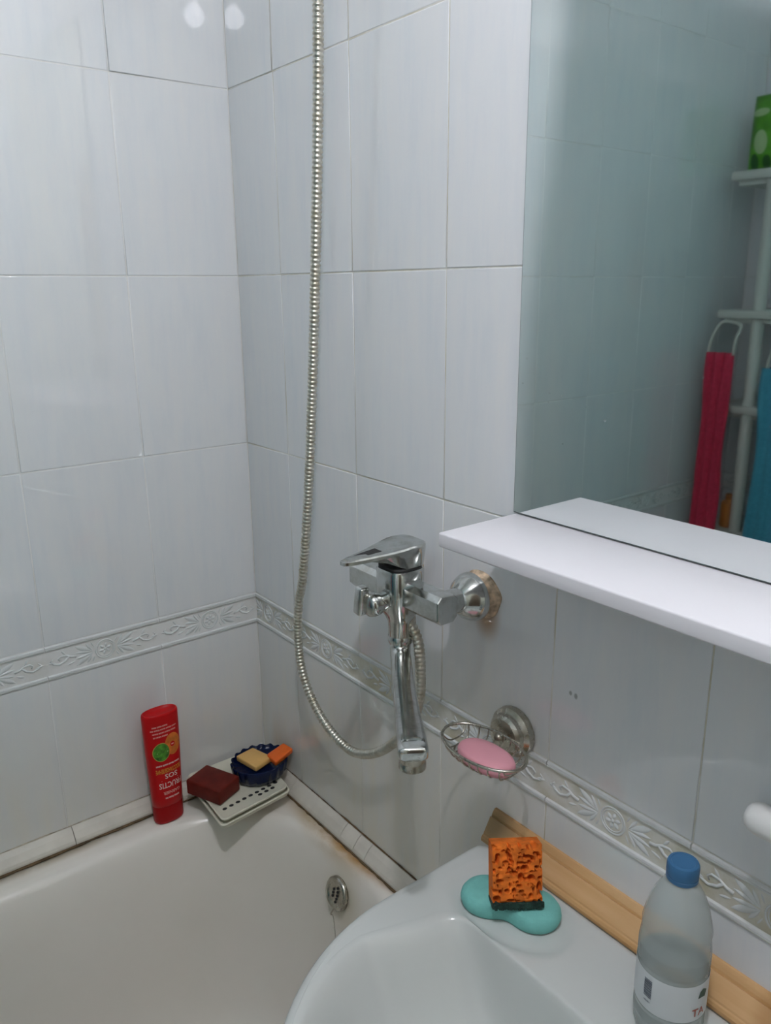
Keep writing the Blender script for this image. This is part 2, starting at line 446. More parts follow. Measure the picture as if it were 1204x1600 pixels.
def cut_mesh(name, vf, mat, u0, u1, smooth=True):
    me = D.meshes.new(name); me.from_pydata([(x, -z, y) for x, y, z in vf[0]], [], vf[1])
    bm = bmesh.new(); bm.from_mesh(me)
    for co, no in (((u0, 0, 0), (-1, 0, 0)), ((u1, 0, 0), (1, 0, 0))):
        g = bm.verts[:]+bm.edges[:]+bm.faces[:]
        bmesh.ops.bisect_plane(bm, geom=g, plane_co=co, plane_no=no, clear_outer=True)
    bmesh.ops.recalc_face_normals(bm, faces=bm.faces)
    bm.to_mesh(me); bm.free(); me.materials.append(MAT[mat])
    if smooth: me.polygons.foreach_set('use_smooth', [True]*len(me.polygons))
    return me
BH = TOP-BOT
def border_meshes(u0, u1):
    a, b, c = u0+GR/2, u1-GR/2, BH/2-GR/2
    plate = bbox(a, b, -c+.001, c-.001, -.0035, -.0012, .0003, 1)
    def rail(v0, v1):
        prof = [(v0, -.003), (v0, .0002), (v0+.0012, .0022), ((v0+v1)/2-.0006, .0026), ((v0+v1)/2, .0012), ((v0+v1)/2+.0006, .0026), (v1-.0012, .0022), (v1, .0002), (v1, -.003)]
        return loft([[(u, v, w) for v, w in prof] for u in (a, b)])
    rails = join(rail(-c, -c+.0080), rail(c-.0080, c))
    return (cut_mesh('border_tile', plate, 'border', -1, 1, False), cut_mesh('rail', rails, 'rail', -1, 1, False),
            cut_mesh('ornament', ([(x, y, z-.0010) for x, y, z in ORN[0]], ORN[1]), 'relief', a, b),
            cut_mesh('ornament_edge_shade', ([(x, y, z-.0012) for x, y, z in OUT[0]], OUT[1]), 'edge_shade', a, b, False))
BM_FULL = border_meshes(-.1, .1)
def place(me, name, parent, co, rz, tilt=0.0):
    o = D.objects.new(name, me); link(o, parent); o.location = co
    o.rotation_euler = (random.uniform(-tilt, tilt), 0, rz+random.uniform(-tilt, tilt)); BASE[o] = Vector(co); return o
TILT = .0112
def tile_wall(parent, to_world, rz, cuts, zmin=.0, zmax=9, special=None):
    """cuts = tile joints along the wall, in its own u"""
    for u0, u1 in zip(cuts, cuts[1:]):
        for r, (z0, z1) in enumerate(ROWS):
            if z1 < zmin: continue
            o = place(tile_mesh(u1-u0, z1-z0), 'tile', parent, to_world((u0+u1)/2, (z0+z1)/2), rz, .0022)
            if special and (round(u0, 3), r) in special: o.rotation_euler = (special[(round(u0, 3), r)][0], 0, rz+special[(round(u0, 3), r)][1]); o.location.x -= .0008
        full = abs((u1-u0)-TW) < .001
        if full: ms = BM_FULL; uc = (u0+u1)/2
        else:
            uc = u1-TW/2 if u0 == 0 else u0+TW/2
            ms = border_meshes(u0-uc, u1-uc)
        bt = place(ms[0], 'border_tile', parent, to_world(uc, (BOT+TOP)/2), rz)
        for me, nm in ((ms[1], 'rail'), (ms[2], 'ornament'), (ms[3], 'ornament_edge_shade')):
            q = D.objects.new(nm, me); link(q, bt)
def cutlist(first, end):
    c = [0.0]; u = first
    while u < end-.02: c.append(u); u += TW
    c.append(end); return c
# left wall: u grows away from the corner towards -x, so the mesh is turned half round its own axis only where needed
def left_w(u, z): return (-u, 0, z)
def right_w(u, z): return (0, -u, z)
def far_w(u, z): return (RX, -u, z)
def tile_wall_left():
    cuts = cutlist(.2, -RX)
    for u0, u1 in zip(cuts, cuts[1:]):
        for r, (z0, z1) in enumerate(ROWS):
            o = place(tile_mesh(u1-u0, z1-z0), 'tile', wl, left_w((u0+u1)/2, (z0+z1)/2), 0, .0022)
            if (u0, r) == (0.0, 6): o.rotation_euler = (0, 0, TILT); o.location.y -= .0011      # this tile sits a little crooked
        uc = u0+TW/2
        ms = BM_FULL if abs(u1-u0-TW) < .001 else border_meshes(uc-u1, TW/2)
        bt = place(ms[0], 'border_tile', wl, left_w(uc, (BOT+TOP)/2), 0)
        for me, nm in ((ms[1], 'rail'), (ms[2], 'ornament'), (ms[3], 'ornament_edge_shade')):
            q = D.objects.new(nm, me); link(q, bt)
tile_wall_left()
tile_wall(wr, right_w, -PI/2, cutlist(.1453, -RY), special={(0.0, 6): (0, -TILT)})
tile_wall(wf, far_w, PI/2, [0.0, .2, .4, .6, .8, 1.0, 1.2, 1.4, 1.6, 1.8, 1.95])

# trim tiles along the bathtub
def trim_piece(p0, p1, out, jag=0.0):
    """quarter-slope strip from p0 to p1 along a wall, out = horizontal direction into the room"""
    p0, p1, out = Vector(p0), Vector(p1), Vector(out)
    prof = [(0, .667), (.004, .668), (.013, .661), (.0215, .6500), (.0235, .6455), (.0235, .6415), (.0190, .6415), (0, .655)]
    g = (p1-p0).normalized()*.0006
    return loft([[q + out*d + Vector((0, 0, z)) for d, z in prof] for q in (p0+g, p1-g)])
def trim(name, cuts, axis, out):
    root = D.objects.new(name, None); link(root); BASE[root] = Vector((0, 0, 0)); tag(root, kind='structure')
    def pt(u): return (-u, 0, 0) if axis == 'x' else (0, -u, 0)
    for u0, u1 in zip(cuts, cuts[1:]):
        mesh('trim_tile', trim_piece(pt(u0), pt(u1), out), 'trim', root, smooth=False)
    # dark open joint below the tiles and a dirty caulk line on top
    o = Vector(out); n = 70; L = cuts[-1]
    lo, hi = [], []
    for i in range(n+1):
        u = .004+(L-.004)*i/n; b = Vector(pt(u)); w = .0012+.0022*random.random()
        if axis == 'x' and u > .20: w += .003*random.random()
        lo.append([b+o*(.0238+w)+Vector((0, 0, .6395)), b+o*(.0238+w)+Vector((0, 0, .6412)), b+o*.019+Vector((0, 0, .6430)), b+o*.019+Vector((0, 0, .6395))])
        w = .0003+.0012*random.random()**2
        if axis == 'y' and u > .28: w += .0014
        hi.append([b+o*.0002+Vector((0, 0, .666)), b+o*.0002+Vector((0, 0, .6675+w)), b+o*(.0012+w*.6)+Vector((0, 0, .6682)), b+o*(.0012)+Vector((0, 0, .666))])
    mesh('open_joint', loft(lo), 'mould', root, smooth=False); mesh('caulk_line', loft(hi), 'mould' if axis == 'y' else 'caulk', root, smooth=False)
trim('trim_1', [0, .192, .395, .60, .80, 1.0, 1.2, 1.5], 'x', (0, -1, 0))
trim('trim_2', [.0235, .135, .305, .345, .378, .54, .70], 'y', (-1, 0, 0))

# ------------------------------------------------------------------ bathtub
def rrect(x0, x1, y0, y1, r, n=12, ex=2.0):
    pts = []
    for cx, cy, a0 in ((x1-r, y1-r, 0), (x0+r, y1-r, PI/2), (x0+r, y0+r, PI), (x1-r, y0+r, 3*PI/2)):
        for k in range(n):
            a = a0+PI/2*k/(n-1); c, s = math.cos(a), math.sin(a)
            pts.append((cx+r*math.copysign(abs(c)**(2/ex), c), cy+r*math.copysign(abs(s)**(2/ex), s)))
    return pts
TX0, TX1, TY0, TY1 = -1.50, -.004, -.70, -.004
TZ = .638
def tub_inner(ins, z, r=.23, e=0):
    return [(x, y, z) for x, y in rrect(TX0+.065+ins*2.2, -.040-ins*.62, TY0+.06+ins, -.068-ins, r, 12, 2.15)]
tubrt = thing('bathtub', (-.75, -.35, 0), 'old off-white enamel bathtub with rust-stained rim along the tiled walls', 'bathtub')
rings = [[(x, y, .02) for x, y in rrect(TX0, TX1, TY0, TY1, .02)], [(x, y, TZ-.004) for x, y in rrect(TX0, TX1, TY0, TY1, .02)],
         [(x, y, TZ) for x, y in rrect(TX0+.004, TX1-.004, TY0+.004, TY1-.004, .02)],
         tub_inner(-.010, TZ+.0002), tub_inner(-.002, TZ-.001), tub_inner(.004, TZ-.005), tub_inner(.010, TZ-.013), tub_inner(.016, TZ-.028), tub_inner(.022, TZ-.05),
         tub_inner(.033, TZ-.10), tub_inner(.045, .45), tub_inner(.060, .36), tub_inner(.078, .29), tub_inner(.10, .255), tub_inner(.13, .242), tub_inner(.19, .238, .14)]
mesh('basin', loft(rings), 'tub', tubrt, sharp=60)
# overflow grille on the end wall
oc = Vector((-.0615, -.348, .578)); od = Vector((-.97, 0, .25)).normalized()
ovf = mesh('overflow_plate', lathe([(.029, -.004), (.029, .0015), (.026, .0042), (.0205, .0048), (.019, .003), (.0165, .0022), (.0001, .0022)], oc, od, 32), 'dull', tubrt)
u_, w_, d_ = frame_from(od)
slots = []
for k in range(-2, 3):
    c = oc+d_*.0024+Vector((0, 0, 1)).cross(d_).normalized()*(k*.0001)
    zz = d_.cross(Vector((0, 1, 0))).normalized()
    q = oc+d_*.0026+zz*(k*.0062)
    hw = .0105*math.sqrt(max(.1, 1-(k/3.2)**2))
    for yy in ((-.5,) if abs(k) == 2 else (-.55, .55)):
        slots.append(lathe([(.0024, -.001), (.0024, .0012)], q+Vector((0, yy*hw, 0)), od, 10, sx=1, sy=1.0))
mesh('overflow_hole', join(*slots), 'dark', ovf)
ck = [oc+d_*.003+Vector((-.004, -.003, -.021)), oc+Vector((-.012, -.004, -.026)), oc+Vector((-.014, -.002, -.033)), oc+Vector((-.010, -.002, -.040)), oc+Vector((-.008, -.003, -.062)), oc+Vector((-.0085, -.006, -.10)), oc+Vector((-.012, -.008, -.15))]
mesh('plug_chain', tube(spline(ck, 6), lambda t: .0018 if t < .4 else .0007, 6), 'dull', tubrt)

# ------------------------------------------------------------------ washbasin
SZ = .868; SCY = -.953
def polar_ring(poly, c, n):
    """closed polygon -> n points at even angles seen from c"""
    out = []
    for k in range(n):
        a = 2*PI*k/n; d = Vector((math.cos(a), math.sin(a))); best = 0
        for p, q in zip(poly, poly[1:]+poly[:1]):
            p = Vector(p)-c; e = Vector(q)-c-p
            den = d.x*e.y-d.y*e.x
            if abs(den) < 1e-12: continue
            t = (p.x*e.y-p.y*e.x)/den; s = (p.x*d.y-p.y*d.x)/den
            if t > 0 and -1e-6 <= s <= 1+1e-6: best = max(best, t)
        out.append((c.x+d.x*best, c.y+d.y*best))
    return out
def sink_outline(ins=0):
    P = []; a = .288-ins; b = .285-ins; r = .014
    for k in range(41):
        t = -PI/2+PI*k/40                         # front half ellipse, from y- to y+
        P.append((-.20-b*math.cos(t), SCY+a*math.sin(t)))
    for k in range(7):
        t = PI/2*k/6; P.append((-.031-ins-r+r*math.sin(t), SCY+a-r+r*math.cos(t)))
    for k in range(7):
        t = PI/2*k/6; P.append((-.031-ins-r+r*math.cos(t), SCY-a+r-r*math.sin(t)))
    return P
def bowl_outline(ins=0):
    P = []; a = .243-ins; b = .195-ins*.9; r = .034-ins*.06
    for k in range(41):
        t = -PI/2+PI*k/40; P.append((-.262-b*math.cos(t), SCY+a*math.sin(t)))
    x1 = -.150-ins*.20; a2 = .215-ins
    for k in range(7):
        t = PI/2*k/6; P.append((x1-r+r*math.sin(t), SCY+a2-r+r*math.cos(t)))
    for k in range(7):
        t = PI/2*k/6; P.append((x1-r+r*math.cos(t), SCY-a2+r-r*math.sin(t)))
    return P
SC = Vector((-.262, SCY)); N = 192
def sm(a, b, x):
    t = min(1, max(0, (x-a)/(b-a))); return t*t*(3-2*t)
def deck_z(x, y):
    d = math.hypot((x+.092)/.058, (y+.775)/.088)
    return SZ - .0045*(1-sm(.86, 1.0, d)) 
O = {i: polar_ring(sink_outline(i), SC, N) for i in (0, .002, .006, .012)}
B = {i: polar_ring(bowl_outline(i), SC, N) for i in (-.010, -.004, 0, .006, .014, .026, .045, .075, .11, .14)}
def z_(ring, z): return [(x, y, z) for x, y in ring]
R = []
R.append(z_(polar_ring(bowl_outline(.06), SC, N), .700)); R.append(z_(polar_ring(bowl_outline(-.005), SC, N), .770))
R.append([(x, y, .812) for x, y in O[.012]]); R.append(z_(O[.002], .822)); R.append(z_(O[0], .835)); R.append(z_(O[0], .855)); R.append(z_(O[.002], .8625)); R.append(z_(O[.006], .8672)); R.append(z_(O[.012], SZ+.0006))
for k in range(1, 22):
    t = k/22
    ring = [(a[0]+(b[0]-a[0])*t, a[1]+(b[1]-a[1])*t) for a, b in zip(O[.012], B[-.010])]
    R.append([(x, y, deck_z(x, y)) for x, y in ring])
for i, dz in ((-.010, .0004), (-.004, -.001), (0, -.0035), (.006, -.010), (.014, -.022), (.026, -.045), (.045, -.080), (.075, -.112), (.11, -.130), (.14, -.138)):
    R.append(z_(B[i], SZ+dz))
sink = thing('washbasin', (-.22, SCY, .70), 'white ceramic washbasin fixed to the wall, overhanging the bathtub corner', 'sink')
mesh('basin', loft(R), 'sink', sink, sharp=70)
mesh('drain', lathe([(.022, 0), (.022, .003), (.017, .004), (.012, .002), (.0001, .002)], (-.262, SCY, SZ-.1385), (0, 0, 1), 24), 'chrome', sink)
ped = [(.055, 0), (.06, .02), (.048, .2), (.045, .5), (.06, .66), (.075, .72)]
mesh('pedestal', lathe(ped, (-.20, SCY, .001), (0, 0, 1), 28, sx=1.2, sy=1.2), 'sink', sink)

# wooden moulding between basin and wall
prof = [(0, .899), (.0035, .899), (.006, .896), (.0082, .8925), (.0092, .8890), (.0115, .8902), (.0275, .8745), (.0285, .8725), (.0305, .8715), (.0325, .8685), (.0325, .8640), (0, .8640)]
y0, y1 = -.660, -1.075
wm = mesh('wooden_moulding', loft([[(-d, y0+(.0 if d < .02 else -.004), z) for d, z in prof], [(-d, y1, z) for d, z in prof]]), 'wood', smooth=False, loc=(-.015, -.86, .864))
tag(wm, 'light varnished wooden moulding strip along the wall behind the washbasin', 'moulding')

# ------------------------------------------------------------------ mirror and shelf
mir = thing('wall_mirror', (0, -.98, 1.327), 'large frameless wall mirror standing above the white shelf', 'mirror')
MY0, MY1, MZ0, MZ1 = -.677, -1.29, 1.327, 2.18
mesh('mirror_pane', ([(-.0055, MY0-.0008, MZ0), (-.0055, MY1, MZ0), (-.0055, MY1, MZ1), (-.0055, MY0-.0008, MZ1)], [(0, 1, 2, 3)]), 'mirror', mir, smooth=False)
mesh('mirror_edge', bbox(-.0052, -.0006, MY1-.0008, MY0, MZ0-.001, MZ1+.001), 'edge', mir, smooth=False)
sh = thing('wall_shelf', (-.065, -.98, 1.305), 'long white laminate shelf under the wall mirror', 'shelf')
mesh('board', bbox(-.129, -.0006, -1.29, -.679, 1.3075, 1.3245, .0022, 3), 'shelf', sh, sharp=40)
for yy in (-.76, -1.20):
    mesh('bracket', bbox(-.03, -.0006, yy-.006, yy+.006, 1.296, 1.3078, .001), 'white', sh, smooth=False)

# ------------------------------------------------------------------ mixer tap
MX, MY, MZ = -.075, -.544, 1.203
mix = thing('bath_mixer_tap', (0, MY, MZ), 'chrome wall-mounted bath mixer tap with a long spout and lever handle', 'tap')
def ngon_bar(y0, y1, half_w, half_h, ch, bev=.002):
    pr = [(-half_w, -half_h+ch), (-half_w+ch, -half_h), (half_w-ch, -half_h), (half_w, -half_h+ch), (half_w, half_h-ch), (half_w-ch, half_h), (-half_w+ch, half_h), (-half_w, half_h-ch)]
    def rg(y, k): return [(MX+x*k, y, MZ+z*k) for x, z in pr]
    s = 1 if y1 > y0 else -1
    return loft([rg(y0, 1), rg(y1-s*bev, 1), rg(y1-s*bev*.3, .96), rg(y1, .88)])
mesh('arm', ngon_bar(MY, MY-.094, .0165, .0185, .0065), 'chrome', mix, sharp=25)
mesh('arm', ngon_bar(MY, MY+.094, .0165, .0185, .0065), 'chrome', mix, sharp=25)
def sq(h, a, n=10, ex=3.4, cx=MX, cy=MY):
    return [(cx+a*math.copysign(abs(math.cos(t))**(2/ex), math.cos(t)), cy+a*math.copysign(abs(math.sin(t))**(2/ex), math.sin(t)), h) for t in [2*PI*(k+.5)/(4*n) for k in range(4*n)]]
mesh('body', loft([sq(MZ-.072, .0135, ex=2), sq(MZ-.066, .0162, ex=2), sq(MZ-.045, .0168, ex=2), sq(MZ-.036, .020, ex=2.3), sq(MZ-.024, .0265, ex=3), sq(MZ, .0275), sq(MZ+.030, .0275), sq(MZ+.0325, .0262)]), 'chrome', mix, sharp=35)
mesh('cartridge_ring', loft([sq(MZ+.0322, .0250), sq(MZ+.037, .0250)]), 'dark', mix)
for s in (-1, 1):
    yy = MY+s*.075
    mesh('union', join(lathe([(.0155, 0), (.0155, .020), (.0125, .021), (.0125, .030)], (MX+.014, yy, MZ), (1, 0, 0), 6 if False else 28), ), 'chrome', mix, sharp=35)
    fl = mesh('flange', lathe([(.0125, -.004), (.0150, -.004), (.0180, -.001), (.0270, .009), (.0310, .0165), (.0325, .0215), (.0325, .0245), (.031, .0245), (.0001, .0245)], (-.040, yy, MZ-.002), (1, 0, 0), 40), 'chrome', mix, sharp=50)
    ring = []
    for h, r in ((.0, .0255), (.004, .0275), (.009, .0290), (.0128, .0320), (.0150, .0335)):
        ring.append([(-.0152+h, yy+(r*(1+.06*math.sin(3*t+s)+.03*math.sin(7*t)))*math.cos(t)-.003, MZ-.002+(r*(1+.05*math.sin(2*t+1)))*math.sin(t)) for t in [2*PI*k/36 for k in range(36)]])
    mesh('rusty_seal', loft(ring), 'rustring', fl)
# lever: wedge plate with a slot, pointing into the room
def lever():
    def ring(z, k, grow=0):
        P = []
        pts = [(.030, -.016), (.030, .016), (.018, .0275), (-.010, .0270), (-.050, .0170), (-.088, .0075), (-.093, 0), (-.088, -.0075), (-.050, -.0170), (-.010, -.0270), (.018, -.0275)]
        c = [Vector((x, y, 0)) for x, y in pts]; c = spline(c+[c[0]], 4)[:-1]
        for p in c:
            f = max(0, min(1, (-p.x)/.093))                      # 0 at the hub, 1 at the tip
            zz = z if z > .9 else z
            P.append((MX+p.x*k, MY+p.y*k, zz, f))
        return P
    top = [(x, y, MZ+.066+.006*f*f-.012*f) for x, y, z, f in ring(0, .93)]
    t2 = [(x, y, MZ+.064+.006*f*f-.012*f) for x, y, z, f in ring(0, 1.0)]
    b1 = [(x, y, MZ+.060+.006*f*f-.012*f) for x, y, z, f in ring(0, 1.0)]
    b2 = [(x, y, MZ+.037+(.017+.003)*sm(.10, .50, f)) for x, y, z, f in ring(0, .92)]
    b2 = [(x, y, min(zb, q[2]-.001)) for (x, y, zb), q in zip(b2, b1)]
    return loft([b2, b1, t2, top])
lv = mesh('lever', lever(), 'chrome', mix, sharp=35)
sl = Matrix.Translation((MX-.052, MY, MZ+.0617)) @ Matrix.Rotation(-.075, 4, 'Y')
mesh('lever_slot', xf(bbox(-.022, .016, -.0075, .0075, -.004, .0002, .0004), sl), 'dark', lv, smooth=False)
# diverter: stem and turned knob with a flat handle
dv = mesh('diverter', lathe([(.0125, 0), (.0125, .012), (.0155, .014), (.0165, .022), (.0150, .028), (.0110, .031), (.0001, .032)], (MX-.022, MY+.004, MZ-.012), (-1, .0, 0), 28), 'chrome', mix, sharp=40)
hm = Matrix.Translation((MX-.054, MY+.014, MZ-.006)) @ Matrix.Rotation(.15, 4, 'X')
mesh('diverter_handle', xf(bbox(-.0075, .0075, -.008, .008, -.021, .020, .004, 3), hm), 'chrome', dv, sharp=40)
mesh('screw_cap', lathe([(.0075, 0), (.0075, .006), (.005, .0075), (.0001, .008)], (MX-.004, MY-.0272, MZ-.006), (-.3, -1, 0), 20), 'chrome', mix, sharp=40)
# spout
tip = Vector((-.236, -.7635, 1.118)); b0 = Vector((MX, MY, MZ-.070))
d2 = (tip-b0); d2.z = 0; dl = d2.length; d2.normalize(); side = Vector((-d2.y, d2.x, 0))
path = [b0+Vector((0, 0, .004)), b0+Vector((0, 0, -.008)), b0+d2*.006+Vector((0, 0, -.019)), b0+d2*.022+Vector((0, 0, -.027)), b0+d2*.06+Vector((0, 0, -.031)), b0+d2*.13+Vector((0, 0, -.027)), b0+d2*.20+Vector((0, 0, -.017)), b0+d2*(dl-.02)+Vector((0, 0, -.007)), b0+d2*(dl-.004)+Vector((0, 0, -.0055)), b0+d2*(dl+.004)+Vector((0, 0, -.0075))]
sp = spline(path, 6); rings = []
for i, p in enumerate(sp):
    t = (sp[min(i+1, len(sp)-1)]-sp[max(i-1, 0)]).normalized(); f = i/(len(sp)-1)
    n = t.cross(side).normalized()
    wd = .0142+.0018*sm(.45, .8, f); hh = .0138-.0045*sm(.3, .7, f); ex = 2+2.2*sm(.2, .5, f)
    if f > .94: k = 1-.35*((f-.94)/.06)**2; wd *= k; hh *= k
    rings.append([p+side*(wd*math.copysign(abs(math.cos(a))**(2/ex), math.cos(a)))+n*(hh*math.copysign(abs(math.sin(a))**(2/ex), math.sin(a))) for a in [2*PI*k/28 for k in range(28)]])
mesh('spout', loft(rings), 'chrome', mix, sharp=50)
mesh('spout_nut', lathe([(.0160, 0), (.0170, .002), (.0170, .010), (.0160, .012)], b0-Vector((0, 0, .006)), (0, 0, 1), 28), 'chrome', mix, sharp=40)
ae = b0+d2*(dl-.012)+Vector((0, 0, -.030))
mesh('aerator', lathe([(.0125, 0), (.0145, .0015), (.0145, .008), (.0138, .0090), (.0138, .0100), (.0145, .011), (.0145, .024)], ae, (0, 0, 1), 28), 'dull', mix, sharp=40)
mesh('hose_outlet', lathe([(.0085, 0), (.0085, .03)], (MX+.008, MY-.010, MZ-.052), (0, 0, 1), 16), 'hose', mix)

# ------------------------------------------------------------------ shower hose, bracket and handset
HP = [(-.067, -.555, 1.158), (-.062, -.566, 1.130), (-.058, -.566, 1.085), (-.055, -.561, 1.045), (-.052, -.545, 1.005), (-.050, -.510, .955), (-.050, -.470, .915), (-.050, -.430, .888), (-.050, -.389, .873),
      (-.050, -.345, .876), (-.050, -.300, .895), (-.050, -.262, .930), (-.050, -.240, .975), (-.050, -.236, 1.030), (-.050, -.244, 1.085), (-.050, -.258, 1.130), (-.050, -.276, 1.225), (-.050, -.292, 1.330), (-.050, -.308, 1.460), (-.050, -.324, 1.610), (-.050, -.338, 1.760), (-.050, -.348, 1.900), (-.050, -.352, 2.02), (-.052, -.354, 2.06)]
hose = thing('shower_hose', HP[8], 'long ribbed metal shower hose looping down and hanging from above to the mixer', 'hose')
hp = resample(spline(HP, 60), .00128)
def hr(i): return (.0058, .0070, .0076, .0076, .0070)[i % 5]
nseg = len(hp)
mesh('ribbed_tube', tube(hp, lambda t: hr(int(round(t*(nseg-1)))), 12), 'hose', hose)
mesh('hose_nut', lathe([(.0085, 0), (.0098, .002), (.0098, .014), (.0085, .016)], Vector(HP[0])-Vector((0, 0, .012)), (-.15, .3, 1), 6), 'hose', hose, smooth=False)
mesh('hose_nut', lathe([(.0080, 0), (.0105, .03), (.0105, .045)], (-.052, -.354, 2.035), (0, 0, 1), 16), 'hose', hose)
br = thing('shower_bracket', (0, -.354, 2.10), 'chrome shower handset bracket on the wall above the hose', 'bracket')
mesh('rosette', lathe([(.026, 0), (.026, .006), (.014, .012), (.012, .034)], (-.0004, -.354, 2.115), (-1, 0, 0), 28), 'chrome', br)
mesh('cup', tube([(-.052+.0165*math.cos(a), -.354+.0165*math.sin(a), 2.115) for a in [2*PI*k/24 for k in range(24)]], .004, 8, True), 'chrome', br)
hs = thing('hand_shower', (-.052, -.354, 2.08), 'chrome hand shower hanging in the wall bracket', 'shower head')
mesh('handle', tube(spline([(-.052, -.354, 2.080), (-.054, -.354, 2.14), (-.064, -.354, 2.20), (-.085, -.354, 2.25)], 6), lambda t: .0095+.003*t, 14), 'chrome', hs)
mesh('spray_head', lathe([(.008, -.02), (.020, -.012), (.040, 0), (.042, .008), (.038, .011), (.0001, .0115)], (-.100, -.354, 2.262), (-.85, 0, -.5), 32), 'chrome', hs)

# ------------------------------------------------------------------ wire soap dish and pink soap
dc = Vector((-.0700, -.7005, 1.041)); ax_, ay_ = .038, .0630
sd = thing('wire_soap_dish', (0, -.690, 1.03), 'round wall-mounted wire soap dish holding a pink soap', 'soap dish')
def oval(k, dz, n=48, cx=0, cy=0): return [dc+Vector((cx+ax_*k*math.cos(2*PI*i/n), cy+ay_*k*math.sin(2*PI*i/n), dz)) for i in range(n)]
mesh('rim', tube(oval(1, 0), .0020, 8, True), 'dull', sd)
mesh('bottom_ring', tube(oval(.70, -.0175), .0013, 6, True), 'dull', sd)
for k in range(-4, 5):
    y = k*.0125; hx = ax_*math.sqrt(1-(y/ay_)**2)
    pts = [dc+Vector((hx*s_, y*q, z)) for s_, q, z in ((-1, 1, 0), (-.90, .96, -.010), (-.66, .92, -.0175), (0, .92, -.020), (.66, .92, -.0175), (.90, .96, -.010), (1, 1, 0))]
    mesh('wire', tube(spline(pts, 5), .0011, 6), 'dull', sd)
for s in (-1, 1):
    pts = [dc+Vector((ax_*.55*q, s*ay_*(.86 if abs(q) == 1 else .80), z)) for q, z in ((-1, 0), (-.6, -.010), (0, -.013), (.6, -.010), (1, 0))]
    mesh('wire', tube(spline(pts, 5), .0011, 6), 'dull', sd)
mesh('wall_rosette', lathe([(.0325, 0), (.0335, .004), (.0330, .010), (.0285, .0145), (.0275, .0150), (.0265, .0205), (.0225, .0245), (.0001, .0255)], (-.0004, -.690, 1.033), (-1, 0, 0), 40), 'dull', sd, sharp=30)
mesh('neck', tube([(-.020, -.690, 1.030), (-.030, -.6925, 1.034), (-.040, -.695, 1.040)], .0050, 12), 'dull', sd)
def puck(c, a, b, h, n=36, rot=0, ex=2.3, dome=.0):
    c = Vector(c); rings = []
    for k, z in ((.80, 0), (.94, h*.12), (1, h*.4), (1, h*.62), (.95, h*.86), (.82, h*.97), (.5, h*(1+dome*.7)), (.01, h*(1+dome))):
        rg = []
        for i in range(n):
            t = 2*PI*i/n; x = a*k*math.copysign(abs(math.cos(t))**(2/ex), math.cos(t)); y = b*k*math.copysign(abs(math.sin(t))**(2/ex), math.sin(t))
            rg.append(c+Vector((x*math.cos(rot)-y*math.sin(rot), x*math.sin(rot)+y*math.cos(rot), z)))
        rings.append(rg)
    return loft(rings)
so = mesh('soap_bar', puck((-.0735, -.7090, 1.0225), .0245, .0420, .0165, dome=.1), 'soap_p', loc=(-.0735, -.7090, 1.0225))
tag(so, 'worn pink oval soap lying in the wire dish', 'soap')

# ------------------------------------------------------------------ corner of the bath: tray, soaps, blue dish, shampoo
# tray: a square plastic plate on a lower tier, holes along its front
tray = thing('soap_tray', (-.108, -.093, .6690), 'cream plastic drainer tray with a row of holes on the bath corner', 'tray')
def quad_ring(k, z, r=.012, grow=0.0):
    # corners in the order back-left, back-right, right-front, front
    C = [Vector((-.178, -.010)), Vector((-.026, -.010)), Vector((-.041, -.168)), Vector((-.188, -.184))]
    c = sum(C, Vector((0, 0)))/4; P = []
    C = [c+(q-c)*k+(q-c).normalized()*grow for q in C]
    for i in range(4):
        p, a, b = C[i], C[i-1], C[(i+1) % 4]
        pa = p+(a-p).normalized()*r; pb = p+(b-p).normalized()*r
        for t in range(6):
            s = t/5; P.append(((1-s)**2*pa+2*s*(1-s)*p+s*s*pb))
    return [(q.x, q.y, z) for q in P]
TZ0 = .6690
plate = mesh('plate', loft([quad_ring(.86, TZ0+.012), quad_ring(.97, TZ0+.0125), quad_ring(.985, TZ0+.0165), quad_ring(.965, TZ0+.0180), quad_ring(.93, TZ0+.0172), quad_ring(.86, TZ0+.0155), quad_ring(.2, TZ0+.0155)]), 'cream', tray, sharp=40)
mesh('base_tray', loft([quad_ring(.90, TZ0-.0005), quad_ring(1.0, TZ0+.001), quad_ring(1.035, TZ0+.0085), quad_ring(1.02, TZ0+.0098), quad_ring(1.0, TZ0+.0098), quad_ring(.97, TZ0+.004), quad_ring(.3, TZ0+.003)]), 'cream', tray, sharp=40)
for rr, nn in ((0, 9), (1, 3)):
    for k in range(nn):
        t = (k+.5)/9 if rr == 0 else (k+5.6)/9
        a = Vector((-.174, -.152)).lerp(Vector((-.048, -.138)), t) + Vector((0, -.010*rr))
        mesh('drain_hole', lathe([(.0038, 0), (.0038, .0006)], (a.x, a.y, TZ0+.0156), (0, 0, 1), 12, sx=1.15, sy=.85), 'dark', plate)
PLT = TZ0+.0156
def soap_block(name, c, w, d, h, rz, mat, label, tiltx=0, tilty=0, bev=.004, pinch=0):
    v, f = bbox(-w/2, w/2, -d/2, d/2, 0, h, bev, 3)
    v = [Vector((p.x*(1-pinch*(p.y/d)), p.y*(1-pinch*(p.x/w)), p.z)) for p in v]
    m = Matrix.Translation(c) @ Matrix.Rotation(rz, 4, 'Z') @ Matrix.Rotation(tiltx, 4, 'X') @ Matrix.Rotation(tilty, 4, 'Y')
    return tag(mesh(name, xf((v, f), m), mat, loc=c, sharp=40), label, 'soap')
soap_block('soap_bar', (-.1600, -.0930, PLT+.0012), .058, .080, .030, .40, 'soap_b', 'dark red-brown rectangular laundry soap on the cream tray', bev=.0035)
